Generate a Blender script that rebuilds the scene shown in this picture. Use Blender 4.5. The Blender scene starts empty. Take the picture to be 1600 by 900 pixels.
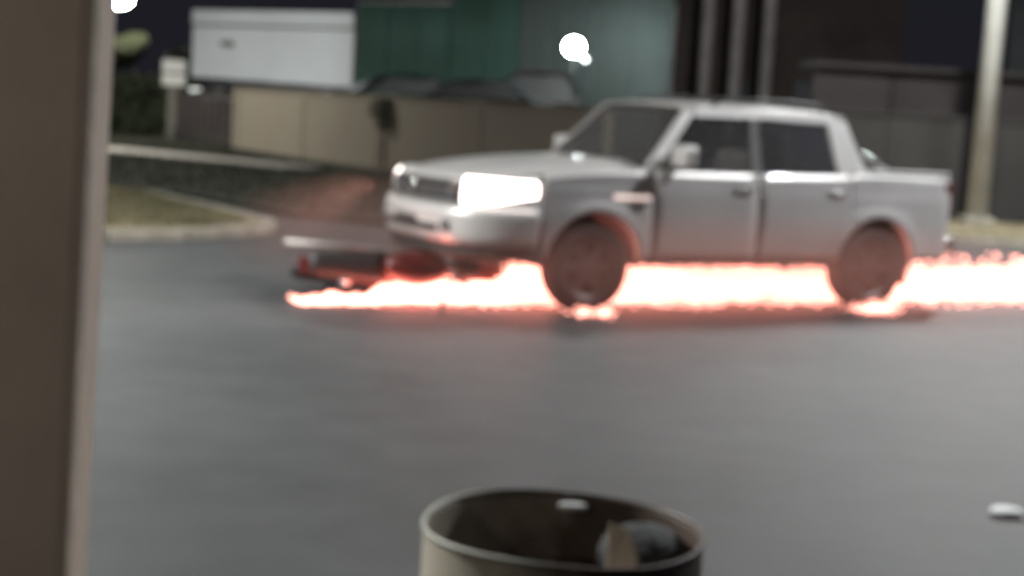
import bpy, bmesh, math, random
from mathutils import Vector, Matrix
random.seed(7)
C = bpy.context.scene.collection
PI = math.pi
# ---------------------------------------------------------------- camera
cd = bpy.data.cameras.new("camera"); cam = bpy.data.objects.new("camera", cd); C.objects.link(cam)
bpy.context.scene.camera = cam
cd.sensor_width = 36.0
cd.lens = 36.0 * 2350 / 1600
pitch = math.atan(282 / 2350)
cam.location = (0, 0, 1.68)
# roll the camera about its own view axis: verticals lean to the right at the top, as in the photograph
cam.rotation_mode = 'QUATERNION'
q = Matrix.Rotation(PI / 2 - pitch, 4, 'X') @ Matrix.Rotation(math.radians(3.4), 4, 'Z')
cam.rotation_quaternion = q.to_quaternion()
cd.clip_end = 2000; cd.clip_start = 0.05
cd.dof.use_dof = True            # the phone that took it was focused far too close
cd.dof.focus_distance = 0.55
cd.dof.aperture_fstop = 12.5
sc = bpy.context.scene
sc.render.resolution_x = 1024; sc.render.resolution_y = 576
# ---------------------------------------------------------------- world: a night sky
w = bpy.data.worlds.new("World"); sc.world = w; w.use_nodes = True
bg = w.node_tree.nodes["Background"]
tc = w.node_tree.nodes.new("ShaderNodeTexCoord"); sx = w.node_tree.nodes.new("ShaderNodeSeparateXYZ")
rp = w.node_tree.nodes.new("ShaderNodeValToRGB")
rp.color_ramp.elements[0].position = 0.0; rp.color_ramp.elements[0].color = (0.012, 0.012, 0.016, 1)
rp.color_ramp.elements[1].position = 0.5; rp.color_ramp.elements[1].color = (0.010, 0.011, 0.019, 1)
w.node_tree.links.new(tc.outputs["Generated"], sx.inputs[0])
w.node_tree.links.new(sx.outputs["Z"], rp.inputs[0]); w.node_tree.links.new(rp.outputs[0], bg.inputs["Color"])
bg.inputs["Strength"].default_value = 1.0
sc.view_settings.view_transform = 'Standard'; sc.view_settings.look = 'None'
sc.view_settings.exposure = 0.0; sc.view_settings.gamma = 1.0

# ---------------------------------------------------------------- materials
def mat(name, col, rough=0.6, metal=0.0, var=0.15, vscale=3.0, bump=0.0, bscale=40.0, tint=None, coat=0.0, detail=6):
    m = bpy.data.materials.new(name); m.use_nodes = True
    nt = m.node_tree; b = nt.nodes["Principled BSDF"]
    b.inputs["Roughness"].default_value = rough; b.inputs["Metallic"].default_value = metal
    b.inputs["Coat Weight"].default_value = coat
    t = nt.nodes.new("ShaderNodeTexCoord"); n = nt.nodes.new("ShaderNodeTexNoise")
    n.inputs["Scale"].default_value = vscale; n.inputs["Detail"].default_value = detail
    nt.links.new(t.outputs["Object"], n.inputs["Vector"])
    r = nt.nodes.new("ShaderNodeValToRGB")
    c2 = tint if tint else tuple(min(1, c * (1 + var)) for c in col)
    r.color_ramp.elements[0].position = 0.3; r.color_ramp.elements[0].color = (*[c * (1 - var) for c in col], 1)
    r.color_ramp.elements[1].position = 0.7; r.color_ramp.elements[1].color = (*c2, 1)
    nt.links.new(n.outputs["Fac"], r.inputs[0]); nt.links.new(r.outputs[0], b.inputs["Base Color"])
    if bump:
        n2 = nt.nodes.new("ShaderNodeTexNoise"); n2.inputs["Scale"].default_value = bscale; n2.inputs["Detail"].default_value = 8
        nt.links.new(t.outputs["Object"], n2.inputs["Vector"])
        bp = nt.nodes.new("ShaderNodeBump"); bp.inputs["Strength"].default_value = bump; bp.inputs["Distance"].default_value = 0.02
        nt.links.new(n2.outputs["Fac"], bp.inputs["Height"]); nt.links.new(bp.outputs[0], b.inputs["Normal"])
    return m
def emit(name, col, s):
    m = bpy.data.materials.new(name); m.use_nodes = True
    b = m.node_tree.nodes["Principled BSDF"]
    b.inputs["Base Color"].default_value = (*col, 1); b.inputs["Emission Color"].default_value = (*col, 1)
    b.inputs["Emission Strength"].default_value = s; b.inputs["Roughness"].default_value = 0.3
    return m
def glass(name, col, keep):
    m = bpy.data.materials.new(name); m.use_nodes = True; nt = m.node_tree
    nt.nodes.remove(nt.nodes["Principled BSDF"]); out = nt.nodes["Material Output"]
    tr = nt.nodes.new("ShaderNodeBsdfTransparent"); tr.inputs[0].default_value = (*[c * keep for c in col], 1)
    gl = nt.nodes.new("ShaderNodeBsdfGlossy"); gl.inputs["Roughness"].default_value = 0.06
    fr = nt.nodes.new("ShaderNodeFresnel"); fr.inputs[0].default_value = 1.5
    mx = nt.nodes.new("ShaderNodeMixShader")
    nt.links.new(fr.outputs[0], mx.inputs[0]); nt.links.new(tr.outputs[0], mx.inputs[1]); nt.links.new(gl.outputs[0], mx.inputs[2])
    df = nt.nodes.new("ShaderNodeBsdfDiffuse"); df.inputs[0].default_value = (.38, .36, .35, 1)     # grey veil put in for light missing inside the cab
    m2 = nt.nodes.new("ShaderNodeMixShader"); m2.inputs[0].default_value = .13
    nt.links.new(mx.outputs[0], m2.inputs[1]); nt.links.new(df.outputs[0], m2.inputs[2])
    nt.links.new(m2.outputs[0], out.inputs[0]); return m

M = dict(
    paint=mat('silver_paint', (.63, .605, .59), .36, .3, .08, 1.4, 0, coat=.6),
    plastic=mat('black_plastic', (.025, .024, .024), .55, 0, .2, 20),
    dark=mat('underside_dark', (.03, .028, .027), .8, 0, .3, 8),
    pillar=mat('pillar_trim', (.10, .095, .093), .6, 0, .1, 6),
    rubber=mat('tyre_rubber', (.022, .021, .021), .75, 0, .3, 12, .3, 60),
    alloy=mat('alloy_rim', (.14, .135, .135), .45, .8, .1, 10),
    pipe=mat('polished_pipe', (.36, .34, .33), .5, .5, .05, 5),
    chrome=mat('chrome', (.78, .78, .78), .14, 1, .03, 5),
    seatc=mat('seat_cloth', (.24, .22, .21), .9, 0, .2, 10),
    glass=glass('window_glass', (.66, .66, .66), .85),
    headlamp=emit('headlight_lens', (1.0, .86, .80), 6.5),
    trim_glow=emit('chrome_trim_glow', (1.0, .80, .72), .8),
    tail=mat('tail_light_red', (.12, .02, .02), .25, 0, .05, 5),
    bikered=mat('motorcycle_paint', (.09, .014, .012), .3, .1, .2, 8, coat=.5),
    bikemetal=mat('motorcycle_metal', (.10, .09, .085), .4, .9, .25, 14),
    asphalt=None,
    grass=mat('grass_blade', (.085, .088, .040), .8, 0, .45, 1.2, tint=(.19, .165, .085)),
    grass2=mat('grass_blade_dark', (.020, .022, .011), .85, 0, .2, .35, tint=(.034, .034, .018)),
    soil=mat('dry_soil', (.20, .165, .10), .95, 0, .35, 1.6, .8, 25),
    soil2=mat('dark_turf_soil', (.022, .022, .013), .95, 0, .25, .4, .3, 25),
    kerb=mat('kerb_concrete', (.27, .25, .205), .85, 0, .25, 4, .5, 50),
    path=mat('footpath_concrete', (.33, .315, .28), .85, 0, .2, 3, .4, 40),
    wall=mat('beige_wall_paint', (.225, .188, .15), .85, 0, .12, .45, .4, 30, tint=(.215, .195, .15)),
    pier=mat('wall_pier', (.17, .14, .11), .85, 0, .2, 2, .4, 30),
    brown=mat('brown_building', (.085, .066, .060), .85, 0, .3, .8, .4, 20),
    column=mat('building_column', (.46, .42, .41), .8, 0, .15, 2, .3, 20),
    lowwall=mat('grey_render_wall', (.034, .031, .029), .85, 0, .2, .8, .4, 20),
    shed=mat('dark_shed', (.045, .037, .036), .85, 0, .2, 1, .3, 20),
    grey=mat('grey_building', (.07, .075, .078), .85, 0, .2, 1, .3, 20),
    white=mat('white_panel', (.70, .75, .80), .5, 0, .05, .7),
    smudge=mat('dark_marking', (.10, .10, .11), .7, 0, .2, 9),
    green2=mat('grey_green_sheet', (.042, .056, .053), .8, 0, .25, .45, 0),
    green=mat('green_sheet', (.012, .062, .038), .8, 0, .35, .45, 0, tint=(.028, .070, .062)),
    bark=mat('bark', (.10, .075, .05), .9, 0, .4, 8, .8, 30),
    leaf=mat('leaf', (.085, .095, .05), .6, 0, .45, 1.5),
    hedge=mat('hedge_leaf', (.04, .05, .026), .7, 0, .45, 1.2),
    pole=mat('concrete_pole', (.46, .46, .42), .8, 0, .12, 2, .4, 30),
    post=mat('porch_post_paint', (.66, .55, .46), .75, 0, .12, 2.2, .35, 14),
    steel=mat('lamp_steel', (.18, .18, .18), .5, .6, .2, 6),
    drum=mat('drum_steel', (.19, .13, .085), .55, .15, .4, 4, .35, 22, tint=(.30, .28, .18)),
    rim=mat('drum_rim', (.24, .23, .19), .5, .5, .2, 9),
    bag=mat('bin_bag', (.035, .037, .037), .75, 0, .3, 5, .3, 18),
    rubbish=mat('rotting_rubbish', (.11, .065, .03), .7, 0, .6, 14, .8, 40),
    paper=mat('white_paper', (.82, .83, .84), .7, 0, .05, 8, .3, 30),
    card=mat('beige_card', (.72, .65, .54), .8, 0, .1, 8),
    carpaint=mat('dark_car_paint', (.018, .018, .02), .25, .3, .1, 3, coat=.8),
    carpaint2=mat('maroon_car_paint', (.05, .02, .02), .25, .3, .1, 3, coat=.8),
    carpaint3=mat('grey_car_paint', (.035, .035, .037), .25, .3, .1, 3, coat=.8),
)
def asphalt():
    m = bpy.data.materials.new('asphalt'); m.use_nodes = True; nt = m.node_tree; b = nt.nodes["Principled BSDF"]
    L = nt.links.new; N = nt.nodes.new
    t = N("ShaderNodeTexCoord")
    n1 = N("ShaderNodeTexNoise"); n1.inputs["Scale"].default_value = .35; n1.inputs["Detail"].default_value = 5
    n2 = N("ShaderNodeTexNoise"); n2.inputs["Scale"].default_value = 2.6; n2.inputs["Detail"].default_value = 8
    n3 = N("ShaderNodeTexVoronoi"); n3.inputs["Scale"].default_value = 110
    for n in (n1, n2, n3): L(t.outputs["Object"], n.inputs["Vector"])
    r1 = N("ShaderNodeValToRGB"); r1.color_ramp.elements[0].position = .35; r1.color_ramp.elements[1].position = .68
    r1.color_ramp.elements[0].color = (.046, .050, .051, 1); r1.color_ramp.elements[1].color = (.068, .071, .073, 1)
    L(n1.outputs["Fac"], r1.inputs[0])
    r2 = N("ShaderNodeValToRGB"); r2.color_ramp.elements[0].position = .3; r2.color_ramp.elements[1].position = .75
    r2.color_ramp.elements[0].color = (.85, .85, .85, 1); r2.color_ramp.elements[1].color = (1.15, 1.15, 1.15, 1)
    L(n2.outputs["Fac"], r2.inputs[0])
    mx = N("ShaderNodeMixRGB"); mx.blend_type = 'MULTIPLY'; mx.inputs[0].default_value = 1
    L(r1.outputs[0], mx.inputs[1]); L(r2.outputs[0], mx.inputs[2]); L(mx.outputs[0], b.inputs["Base Color"])
    b.inputs["Roughness"].default_value = .60; b.inputs['Specular IOR Level'].default_value = .36
    bp = N("ShaderNodeBump"); bp.inputs["Strength"].default_value = .35; bp.inputs["Distance"].default_value = .004
    L(n3.outputs["Distance"], bp.inputs["Height"]); L(bp.outputs[0], b.inputs["Normal"])
    return m
M['asphalt'] = asphalt()
def side_lit(name, pale, shaded, rough):
    """steel with side light put into its colour: pale left, dark right, edge uneven"""
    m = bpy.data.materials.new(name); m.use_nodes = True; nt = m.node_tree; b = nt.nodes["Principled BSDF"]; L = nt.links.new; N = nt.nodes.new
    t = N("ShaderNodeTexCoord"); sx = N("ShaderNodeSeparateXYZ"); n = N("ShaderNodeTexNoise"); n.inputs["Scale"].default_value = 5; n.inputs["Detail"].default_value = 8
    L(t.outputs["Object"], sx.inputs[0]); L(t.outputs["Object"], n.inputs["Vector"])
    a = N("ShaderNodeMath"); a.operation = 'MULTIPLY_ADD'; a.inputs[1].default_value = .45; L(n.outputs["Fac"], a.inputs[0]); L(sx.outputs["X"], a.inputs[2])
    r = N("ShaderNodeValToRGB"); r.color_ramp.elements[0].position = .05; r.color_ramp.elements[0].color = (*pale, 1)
    r.color_ramp.elements[1].position = .26; r.color_ramp.elements[1].color = (*shaded, 1)
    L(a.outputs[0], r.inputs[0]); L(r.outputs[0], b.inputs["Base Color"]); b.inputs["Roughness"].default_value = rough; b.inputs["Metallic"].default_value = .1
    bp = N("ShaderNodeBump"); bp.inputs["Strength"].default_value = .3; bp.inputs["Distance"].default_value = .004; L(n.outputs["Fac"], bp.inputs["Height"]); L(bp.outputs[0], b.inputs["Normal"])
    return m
M['drum'] = side_lit('drum_steel_side_lit', (.45, .41, .33), (.085, .055, .04), .6)  # lamp-lit left and shaded right of the drum painted into the colour
M['rim'] = side_lit('drum_rim_side_lit', (.42, .42, .36), (.085, .06, .05), .5)

# ---------------------------------------------------------------- helpers
def link(name, me, m, parent=None, smooth=False):
    if m: me.materials.append(m)
    if smooth:
        for p in me.polygons: p.use_smooth = True
    o = bpy.data.objects.new(name, me); C.objects.link(o)
    if parent: o.parent = parent
    return o
def obj(name, bm, m, parent=None, smooth=False):
    bmesh.ops.recalc_face_normals(bm, faces=bm.faces[:])
    me = bpy.data.meshes.new(name); bm.to_mesh(me); bm.free()
    return link(name, me, m, parent, smooth)
def tag(o, label, cat, group=None, kind=None):
    o['label'] = label; o['category'] = cat
    if group: o['group'] = group
    if kind: o['kind'] = kind
    return o
def struct(o): o['kind'] = 'structure'; return o
def thing(name, label, cat, loc=(0, 0, 0), rz=0, group=None):
    o = bpy.data.objects.new(name, None); C.objects.link(o); o.location = loc; o.rotation_euler = (0, 0, rz)
    o.empty_display_size = .2
    return tag(o, label, cat, group)
def box(bm, a, b, rot=None, bevel=0.0, at=None):
    cx = [(a[i] + b[i]) / 2 for i in range(3)]; s = [abs(b[i] - a[i]) for i in range(3)]
    g = bmesh.ops.create_cube(bm, size=1)
    vs = g['verts']
    bmesh.ops.scale(bm, vec=s, verts=vs)
    if bevel:
        es = list({e for v in vs for e in v.link_edges})
        r = bmesh.ops.bevel(bm, geom=es, offset=bevel, segments=2, affect='EDGES', profile=.6)
        vs = list({v for f in r['faces'] for v in f.verts} | {v for v in vs if v.is_valid})
    if rot: bmesh.ops.rotate(bm, cent=(0, 0, 0), matrix=rot, verts=vs)
    bmesh.ops.translate(bm, vec=cx if at is None else at, verts=vs)
    return vs
def boxo(name, a, b, m, parent=None, bevel=0.0):
    bm = bmesh.new(); box(bm, a, b, bevel=bevel); return obj(name, bm, m, parent)
def tube(bm, pts, rad, seg=10, cap=True):
    pts = [Vector(p) for p in pts]; rr = rad if isinstance(rad, (list, tuple)) else [rad] * len(pts)
    rings = []; ref = None
    for i, p in enumerate(pts):
        d = (pts[min(i + 1, len(pts) - 1)] - pts[max(i - 1, 0)]).normalized()
        if ref is None: ref = Vector((0, 0, 1)) if abs(d.z) < .9 else Vector((1, 0, 0))
        x = d.cross(ref).normalized(); y = d.cross(x).normalized(); ref = -y if False else ref
        rings.append([bm.verts.new(p + (x * math.cos(2 * PI * k / seg) + y * math.sin(2 * PI * k / seg)) * rr[i]) for k in range(seg)])
    for a, b in zip(rings, rings[1:]):
        for k in range(seg): bm.faces.new((a[k], a[(k + 1) % seg], b[(k + 1) % seg], b[k]))
    if cap: bm.faces.new(rings[0][::-1]); bm.faces.new(rings[-1])
def tubeo(name, pts, rad, m, parent=None, seg=10):
    bm = bmesh.new(); tube(bm, pts, rad, seg); return obj(name, bm, m, parent, True)
def lathe(bm, prof, seg=40, axis='Z', off=(0, 0, 0)):
    rings = []
    for r, h in prof:
        ring = []
        for k in range(seg):
            a = 2 * PI * k / seg; x, y = r * math.cos(a), r * math.sin(a)
            p = (x, y, h) if axis == 'Z' else (x, h, y)
            ring.append(bm.verts.new((p[0] + off[0], p[1] + off[1], p[2] + off[2])))
        rings.append(ring)
    for a, b in zip(rings, rings[1:]):
        for k in range(seg): bm.faces.new((a[k], a[(k + 1) % seg], b[(k + 1) % seg], b[k]))
    return rings
def grid(rows, m, name, parent=None, thick=0.0, smooth=True):
    bm = bmesh.new()
    V = [[bm.verts.new(p) for p in r] for r in rows]
    for a, b in zip(V, V[1:]):
        for k in range(len(a) - 1):
            try: bm.faces.new((a[k], a[k + 1], b[k + 1], b[k]))
            except ValueError: pass
    bmesh.ops.remove_doubles(bm, verts=bm.verts[:], dist=1e-4)
    o = obj(name, bm, m, parent, smooth)
    if thick:
        s = o.modifiers.new('thickness', 'SOLIDIFY'); s.thickness = thick; s.offset = 0
    return o
def prism(name, poly, z0, z1, m, parent=None, bevel=0):
    bm = bmesh.new()
    lo = [bm.verts.new((x, y, z0)) for x, y in poly]; hi = [bm.verts.new((x, y, z1)) for x, y in poly]
    n = len(poly); bm.faces.new(hi); bm.faces.new(lo[::-1])
    for k in range(n): bm.faces.new((lo[k], lo[(k + 1) % n], hi[(k + 1) % n], hi[k]))
    return obj(name, bm, m, parent)
def dup(o, parent=None):
    c = o.copy(); C.objects.link(c); c.parent = parent
    for ch in list(o.children): dup(ch, c)
    return c
def wallseg(name, A, B, h, th, m, parent=None, z0=0.0, bevel=0.0):
    """upright slab from A to B"""
    A = Vector(A); B = Vector(B); d = B - A; L = d.length; ang = math.atan2(d.y, d.x)
    bm = bmesh.new(); box(bm, (0, -th / 2, z0), (L, th / 2, h), bevel=bevel)
    bmesh.ops.rotate(bm, cent=(0, 0, 0), matrix=Matrix.Rotation(ang, 3, 'Z'), verts=bm.verts[:])
    bmesh.ops.translate(bm, vec=(A.x, A.y, 0), verts=bm.verts[:])
    return obj(name, bm, m, parent)

# ================================================================= SETTING
bm = bmesh.new(); bmesh.ops.create_grid(bm, x_segments=8, y_segments=8, size=400)
g = obj('ground', bm, M['soil2']); g.location = (0, 300, -.06); struct(g)
# the road: asphalt that runs up to the far kerb
bm = bmesh.new()
V = [bm.verts.new((x, y, 0)) for x, y in [(-60, -20), (60, -20), (60, 36), (7.9, 22.9), (-1.0, 25.2), (-60, 25.2)]]
bm.faces.new(V); road = struct(obj('road', bm, M['asphalt']))

def tufts(name, poly, z, n, h, m, label, parent=None):
    """short grass blades scattered over a polygon"""
    xs = [p[0] for p in poly]; ys = [p[1] for p in poly]
    def inside(x, y):
        c = False; j = len(poly) - 1
        for i in range(len(poly)):
            xi, yi = poly[i]; xj, yj = poly[j]
            if (yi > y) != (yj > y) and x < (xj - xi) * (y - yi) / (yj - yi) + xi: c = not c
            j = i
        return c
    vs = []; fs = []; k = 0
    while k < n:
        x = random.uniform(min(xs), max(xs)); y = random.uniform(min(ys), max(ys))
        if not inside(x, y): continue
        a = random.uniform(0, 2 * PI); hh = h * random.uniform(.4, 1.3); wd = h * .22
        dx, dy = math.cos(a) * wd, math.sin(a) * wd; lx, ly = random.uniform(-.5, .5) * hh, random.uniform(-.5, .5) * hh
        b = len(vs); vs += [(x - dx, y - dy, z - .01), (x + dx, y + dy, z - .01), (x + lx, y + ly, z + hh)]; fs.append((b, b + 1, b + 2)); k += 1
    me = bpy.data.meshes.new(name); me.from_pydata(vs, [], fs); o = link(name, me, m)
    return tag(o, label, 'grass', kind='stuff')

# traffic island on the left with a rounded kerbed tip
isl = [(-30, 15.2), (-5.6, 15.75), (-4.4, 16.15), (-3.7, 16.75), (-3.15, 17.6), (-2.98, 18.3), (-3.15, 18.9), (-3.6, 19.6), (-4.6, 21.2), (-5.6, 22.8), (-7.2, 23.6), (-30, 24.3)]
struct(prism('traffic_island', [(x, y) for x, y in isl], -.05, .105, M['soil']))
island = bpy.data.objects['traffic_island']
def kerbrun(pts, parent, step=.95, wd=.15, h=.115, name='kerb_stone'):
    for A, B in zip(pts, pts[1:]):
        A = Vector(A); B = Vector(B); d = (B - A); L = d.length; n = max(1, round(L / step)); ang = math.atan2(d.y, d.x); s = L / n
        for k in range(n):
            bm = bmesh.new(); box(bm, (.006, -wd / 2, -.05), (s - .006, wd / 2, h + random.uniform(-.006, .006)), bevel=.015)
            o = obj(name, bm, M['kerb'], parent); p = A + d.normalized() * s * k
            o.location = (p.x, p.y, 0); o.rotation_euler = (0, 0, ang + random.uniform(-.006, .006))
kerbrun([(-9.5, 15.62)] + isl[1:10], island)
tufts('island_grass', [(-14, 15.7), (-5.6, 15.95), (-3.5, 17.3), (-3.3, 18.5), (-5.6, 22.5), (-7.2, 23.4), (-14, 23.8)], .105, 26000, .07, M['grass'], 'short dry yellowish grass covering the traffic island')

# far verge behind the side road, footpath and the verge on the right behind the truck
verge = [(-60, 24.6), (-6.5, 24.3), (-4.6, 22.6), (-3.0, 20.6), (-.5, 19.6), (2.0, 23.6), (7.95, 23.1), (12, 24.3), (60, 36.2), (60, 60), (-60, 60)]
vg = struct(prism('verge', verge, -.05, .07, M['soil2']))
kerbrun([(2.2, 24.4), (7.9, 22.98), (14, 24.7)], vg)
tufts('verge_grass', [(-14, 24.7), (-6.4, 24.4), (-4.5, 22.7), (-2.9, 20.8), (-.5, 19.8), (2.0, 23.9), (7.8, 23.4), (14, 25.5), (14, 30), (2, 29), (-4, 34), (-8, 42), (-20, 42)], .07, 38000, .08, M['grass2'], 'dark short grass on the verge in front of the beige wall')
struct(prism('bare_earth', [(4.5, 24.4), (7.9, 23.45), (13, 25.0), (13, 27.2), (4.5, 27.6)], .09, .13, M['soil']))
# pale footpath, laid in slabs
pth = bpy.data.objects.new('footpath', None); C.objects.link(pth); struct(pth)
A = Vector((-16.5, 40.4)); B = Vector((-4.9, 32.5)); n = 10
for k in range(n):
    a = A + (B - A) * (k / n); b = A + (B - A) * ((k + .985) / n); d = (B - A).normalized(); nrm = Vector((-d.y, d.x)) * 1.0
    prism('paving_slab', [tuple(a - nrm * (1 - .05 * k)), tuple(b - nrm * (1 - .05 * k)), tuple(b + nrm), tuple(a + nrm)], .05, .135 + random.uniform(-.004, .004), M['path'], pth)
# retained yard behind the beige wall
struct(prism('raised_yard', [(-8.0, 43.2), (-3.0, 35.1), (1.7, 27.5), (4.6, 27.5), (4.6, 70), (-9, 70)], -.05, .62, M['soil2']))

# beige wall, panel by panel between piers
W0 = Vector((-8.05, 42.92)); W1 = Vector((-3.12, 34.87)); dW = (W1 - W0).normalized()
wl = thing('boundary_wall', 'long beige rendered boundary wall running behind the silver pickup', 'wall')
pts = [W0, W0 + dW * 4.7, W1, W1 + dW * 4.4, W1 + dW * 8.8]
for a, b in zip(pts, pts[1:]):
    wallseg('wall_panel', a + dW * .18, b - dW * .18, 1.70, .16, M['wall'], wl)
    wallseg('coping', a + dW * .16, b - dW * .16, 1.76, .24, M['wall'], wl, z0=1.703)
for k, p in enumerate(pts):
    wallseg('pier', p - dW * .16, p + dW * .16, 1.80 if k == 2 else 1.765, .30 if k == 2 else .20, M['pier'] if k == 2 else M['wall'], wl)

# green sheeting wall behind the yard
gw = thing('green_fence', 'tall dark green corrugated sheet fence behind the parked cars', 'fence')
GA = Vector((-5.0, 45.0)); GB = Vector((3.6, 37.5)); n = 9; d = (GB - GA)
for k in range(n):
    a = GA + d * (k / n); b = GA + d * ((k + .99) / n); rows = []
    L = (b - a).length; nn = Vector((-d.y, d.x)).normalized(); top = 4.42 + (.9 if k >= 3 else 0) * 1.0
    for zz in (0.6, 2.0, 3.2, top):
        rows.append([(*(a + (b - a) * (j / 24) + nn * (.025 * math.sin(j * PI / 2 * 1.0) + .02 * (k % 2))), zz) for j in range(25)])
    grid(rows, M['green2'] if k >= 5 else M['green'], 'sheet_panel', gw, .01)
wallseg('top_rail', GA, GA + d * (3 / n), 4.50, .08, M['steel'], gw, z0=4.43)
for k in range(n + 1):
    p = GA + d * (k / n); boxo('fence_post', (p.x - .05, p.y + .10, .6), (p.x + .05, p.y + .20, 4.4), M['steel'], gw)

# white fascia box
fb = thing('white_fascia', 'long white boxed fascia with a raised top strip and small dark mark', 'signboard')
FA = Vector((-10.78, 50.0)); FB = Vector((-5.05, 46.0)); d = FB - FA; n = 4
for k in range(n):
    a = FA + d * (k / n); b = FA + d * ((k + .997) / n)
    wallseg('fascia_panel', a, b, 3.70, .5, M['white'], fb, z0=2.05 - .02 * k)
    wallseg('top_strip', a, b, 4.22, .60, M['white'], fb, z0=3.78)
wallseg('shadow_gap', FA, FB, 3.779, .40, M['smudge'], fb, z0=3.701)
# illegible small dark mark on the fascia
nn = Vector((d.y, -d.x)).normalized()
def onf(s, z, o=.262): p = FA + d.normalized() * s + nn * o; return (p.x, p.y, z)
mk = bmesh.new()
vs = [mk.verts.new(onf(s, z)) for s, z in [(1.20, 3.16), (1.42, 3.24), (1.72, 3.26), (1.92, 3.20), (1.96, 3.10), (1.80, 3.04), (1.66, 3.10), (1.50, 3.06)]]
mk.faces.new(vs); obj('fascia_mark', mk, M['smudge'], fb)
wallseg('support_beam', FA + Vector((.3, .15)), FB, 2.03, .35, M['smudge'], fb, z0=1.75)
for s in (.15, .5, .92):
    p = FA + d * s; boxo('support_leg', (p.x - .1, p.y - .1, 0), (p.x + .1, p.y + .1, 1.75), M['smudge'], fb)
# dark gate to the left of the beige wall
gt = thing('dark_gate', 'dark slatted metal gate between the hedge and the beige wall', 'gate')
for k in range(9):
    x = -10.6 + .27 * k; wallseg('gate_slat', (x, 46.4 - .32 * k), (x + .22, 46.4 - .32 * k - .26), 1.62, .04, M['shed'], gt, z0=.14)
wallseg('gate_rail', (-10.65, 46.55), (-8.15, 43.4), 1.5, .05, M['steel'], gt, z0=1.4)
wallseg('gate_foot', (-10.65, 46.5), (-8.15, 43.35),   .42, .10, M['lowwall'], gt, z0=.1)

# tall brown building on the right with three pale columns
bb = thing('brown_building', 'tall dark brown building with three pale columns behind the pickup', 'building')
wallseg('wall', (2.9, 41.3), (10.4, 42.3), 9, .4, M['brown'], bb)
for x in (4.73, 5.55, 6.36):
    tubeo('column', [(x, 40.3, 0), (x, 40.3, 9)], .17, M['column'], bb, 14)
boxo('base_step', (3.2, 39.8, 0), (10.2, 41.0, .6), M['brown'], bb)
for x in (7.3, 8.9):
    boxo('window_frame', (x - .02, 41.42, 1.2), (x + 1.12, 41.70, 2.9), M['brown'], bb)
    boxo('pane', (x + .05, 41.38, 1.27), (x + 1.05, 41.415, 2.83), M['smudge'], bb)
boxo('door_leaf', (5.75, 41.36, .6), (6.15, 41.5, 2.8), M['plastic'], bb)

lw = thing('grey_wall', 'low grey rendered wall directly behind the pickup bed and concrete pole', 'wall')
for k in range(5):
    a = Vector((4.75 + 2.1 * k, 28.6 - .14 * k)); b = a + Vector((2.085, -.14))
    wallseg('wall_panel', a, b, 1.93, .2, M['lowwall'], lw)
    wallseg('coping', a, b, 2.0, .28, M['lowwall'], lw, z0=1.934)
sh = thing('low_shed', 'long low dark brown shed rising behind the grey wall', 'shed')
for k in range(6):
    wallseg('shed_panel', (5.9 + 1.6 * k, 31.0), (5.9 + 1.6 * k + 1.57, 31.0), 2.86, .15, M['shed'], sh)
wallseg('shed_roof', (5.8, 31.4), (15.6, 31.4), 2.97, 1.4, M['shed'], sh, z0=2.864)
gb = thing('grey_building', 'dark grey building at the right edge beyond the concrete pole', 'building')
wallseg('wall', (12.0, 38.0), (20, 36.5), 4.9, .4, M['grey'], gb)
wallseg('parapet', (11.9, 37.9), (20, 36.4), 5.05, .5, M['grey'], gb, z0=4.903)
boxo('window_frame', (13.2, 37.2, 1.6), (14.6, 37.58, 3.0), M['smudge'], gb)

# ---------------------------------------------------------------- vegetation
def leafmass(name, blobs, n, size, m, parent=None):
    vs = []; fs = []
    for _ in range(n):
        c, r = random.choice(blobs)
        while True:
            p = Vector((random.uniform(-1, 1), random.uniform(-1, 1), random.uniform(-1, 1)))
            if .35 < p.length < 1: break
        p = Vector((c[0] + p.x * r[0], c[1] + p.y * r[1], c[2] + p.z * r[2]))
        a = Vector((random.gauss(0, 1), random.gauss(0, 1), random.gauss(0, 1))).normalized(); b = a.orthogonal().normalized()
        s = size * random.uniform(.5, 1.4); k = len(vs)
        vs += [tuple(p - a * s), tuple(p + b * s * .45), tuple(p + a * s), tuple(p - b * s * .45)]; fs.append((k, k + 1, k + 2, k + 3))
    me = bpy.data.meshes.new(name); me.from_pydata(vs, [], fs); return link(name, me, m, parent)
def tree(x, y, label, h, blobs, n, m, size=.12):
    t = thing('street_tree', label, 'tree', (x, y, 0))
    bm = bmesh.new(); tube(bm, [(0, 0, 0), (.05, 0, h * .45), (.0, .05, h * .8)], [.14, .11, .05], 8)
    for k in range(5):
        a = k * 1.3; tube(bm, [(.03, 0, h * .45), (math.cos(a) * .6, math.sin(a) * .6, h * .75), (math.cos(a) * 1.0, math.sin(a) * 1.0, h * .95)], [.07, .045, .02], 6)
    obj('trunk', bm, M['bark'], t, True); leafmass('crown', blobs, n, size, m, t); return t
tree(-17.15, 66.0, 'small tree with a lamp-lit pale green crown beside the porch post', 2.4,
     [((random.uniform(-1.0, 1.0), random.uniform(-1, 1), 3.05 + random.uniform(-.35, .65)), (.55, .55, .35)) for _ in range(9)], 5000, M['leaf'])
tree(-12.3, 60.5, 'taller dark tree standing behind the white two-panel sign', 3.6,
     [((random.uniform(-1.6, 1.6), random.uniform(-1, 1), 2.6 + random.uniform(-1.3, .6)), (.7, .7, .6)) for _ in range(11)], 7000, M['hedge'])
hd = thing('hedge', 'dark clipped hedge running behind the pole sign', 'hedge', (0, 0, 0))
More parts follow.
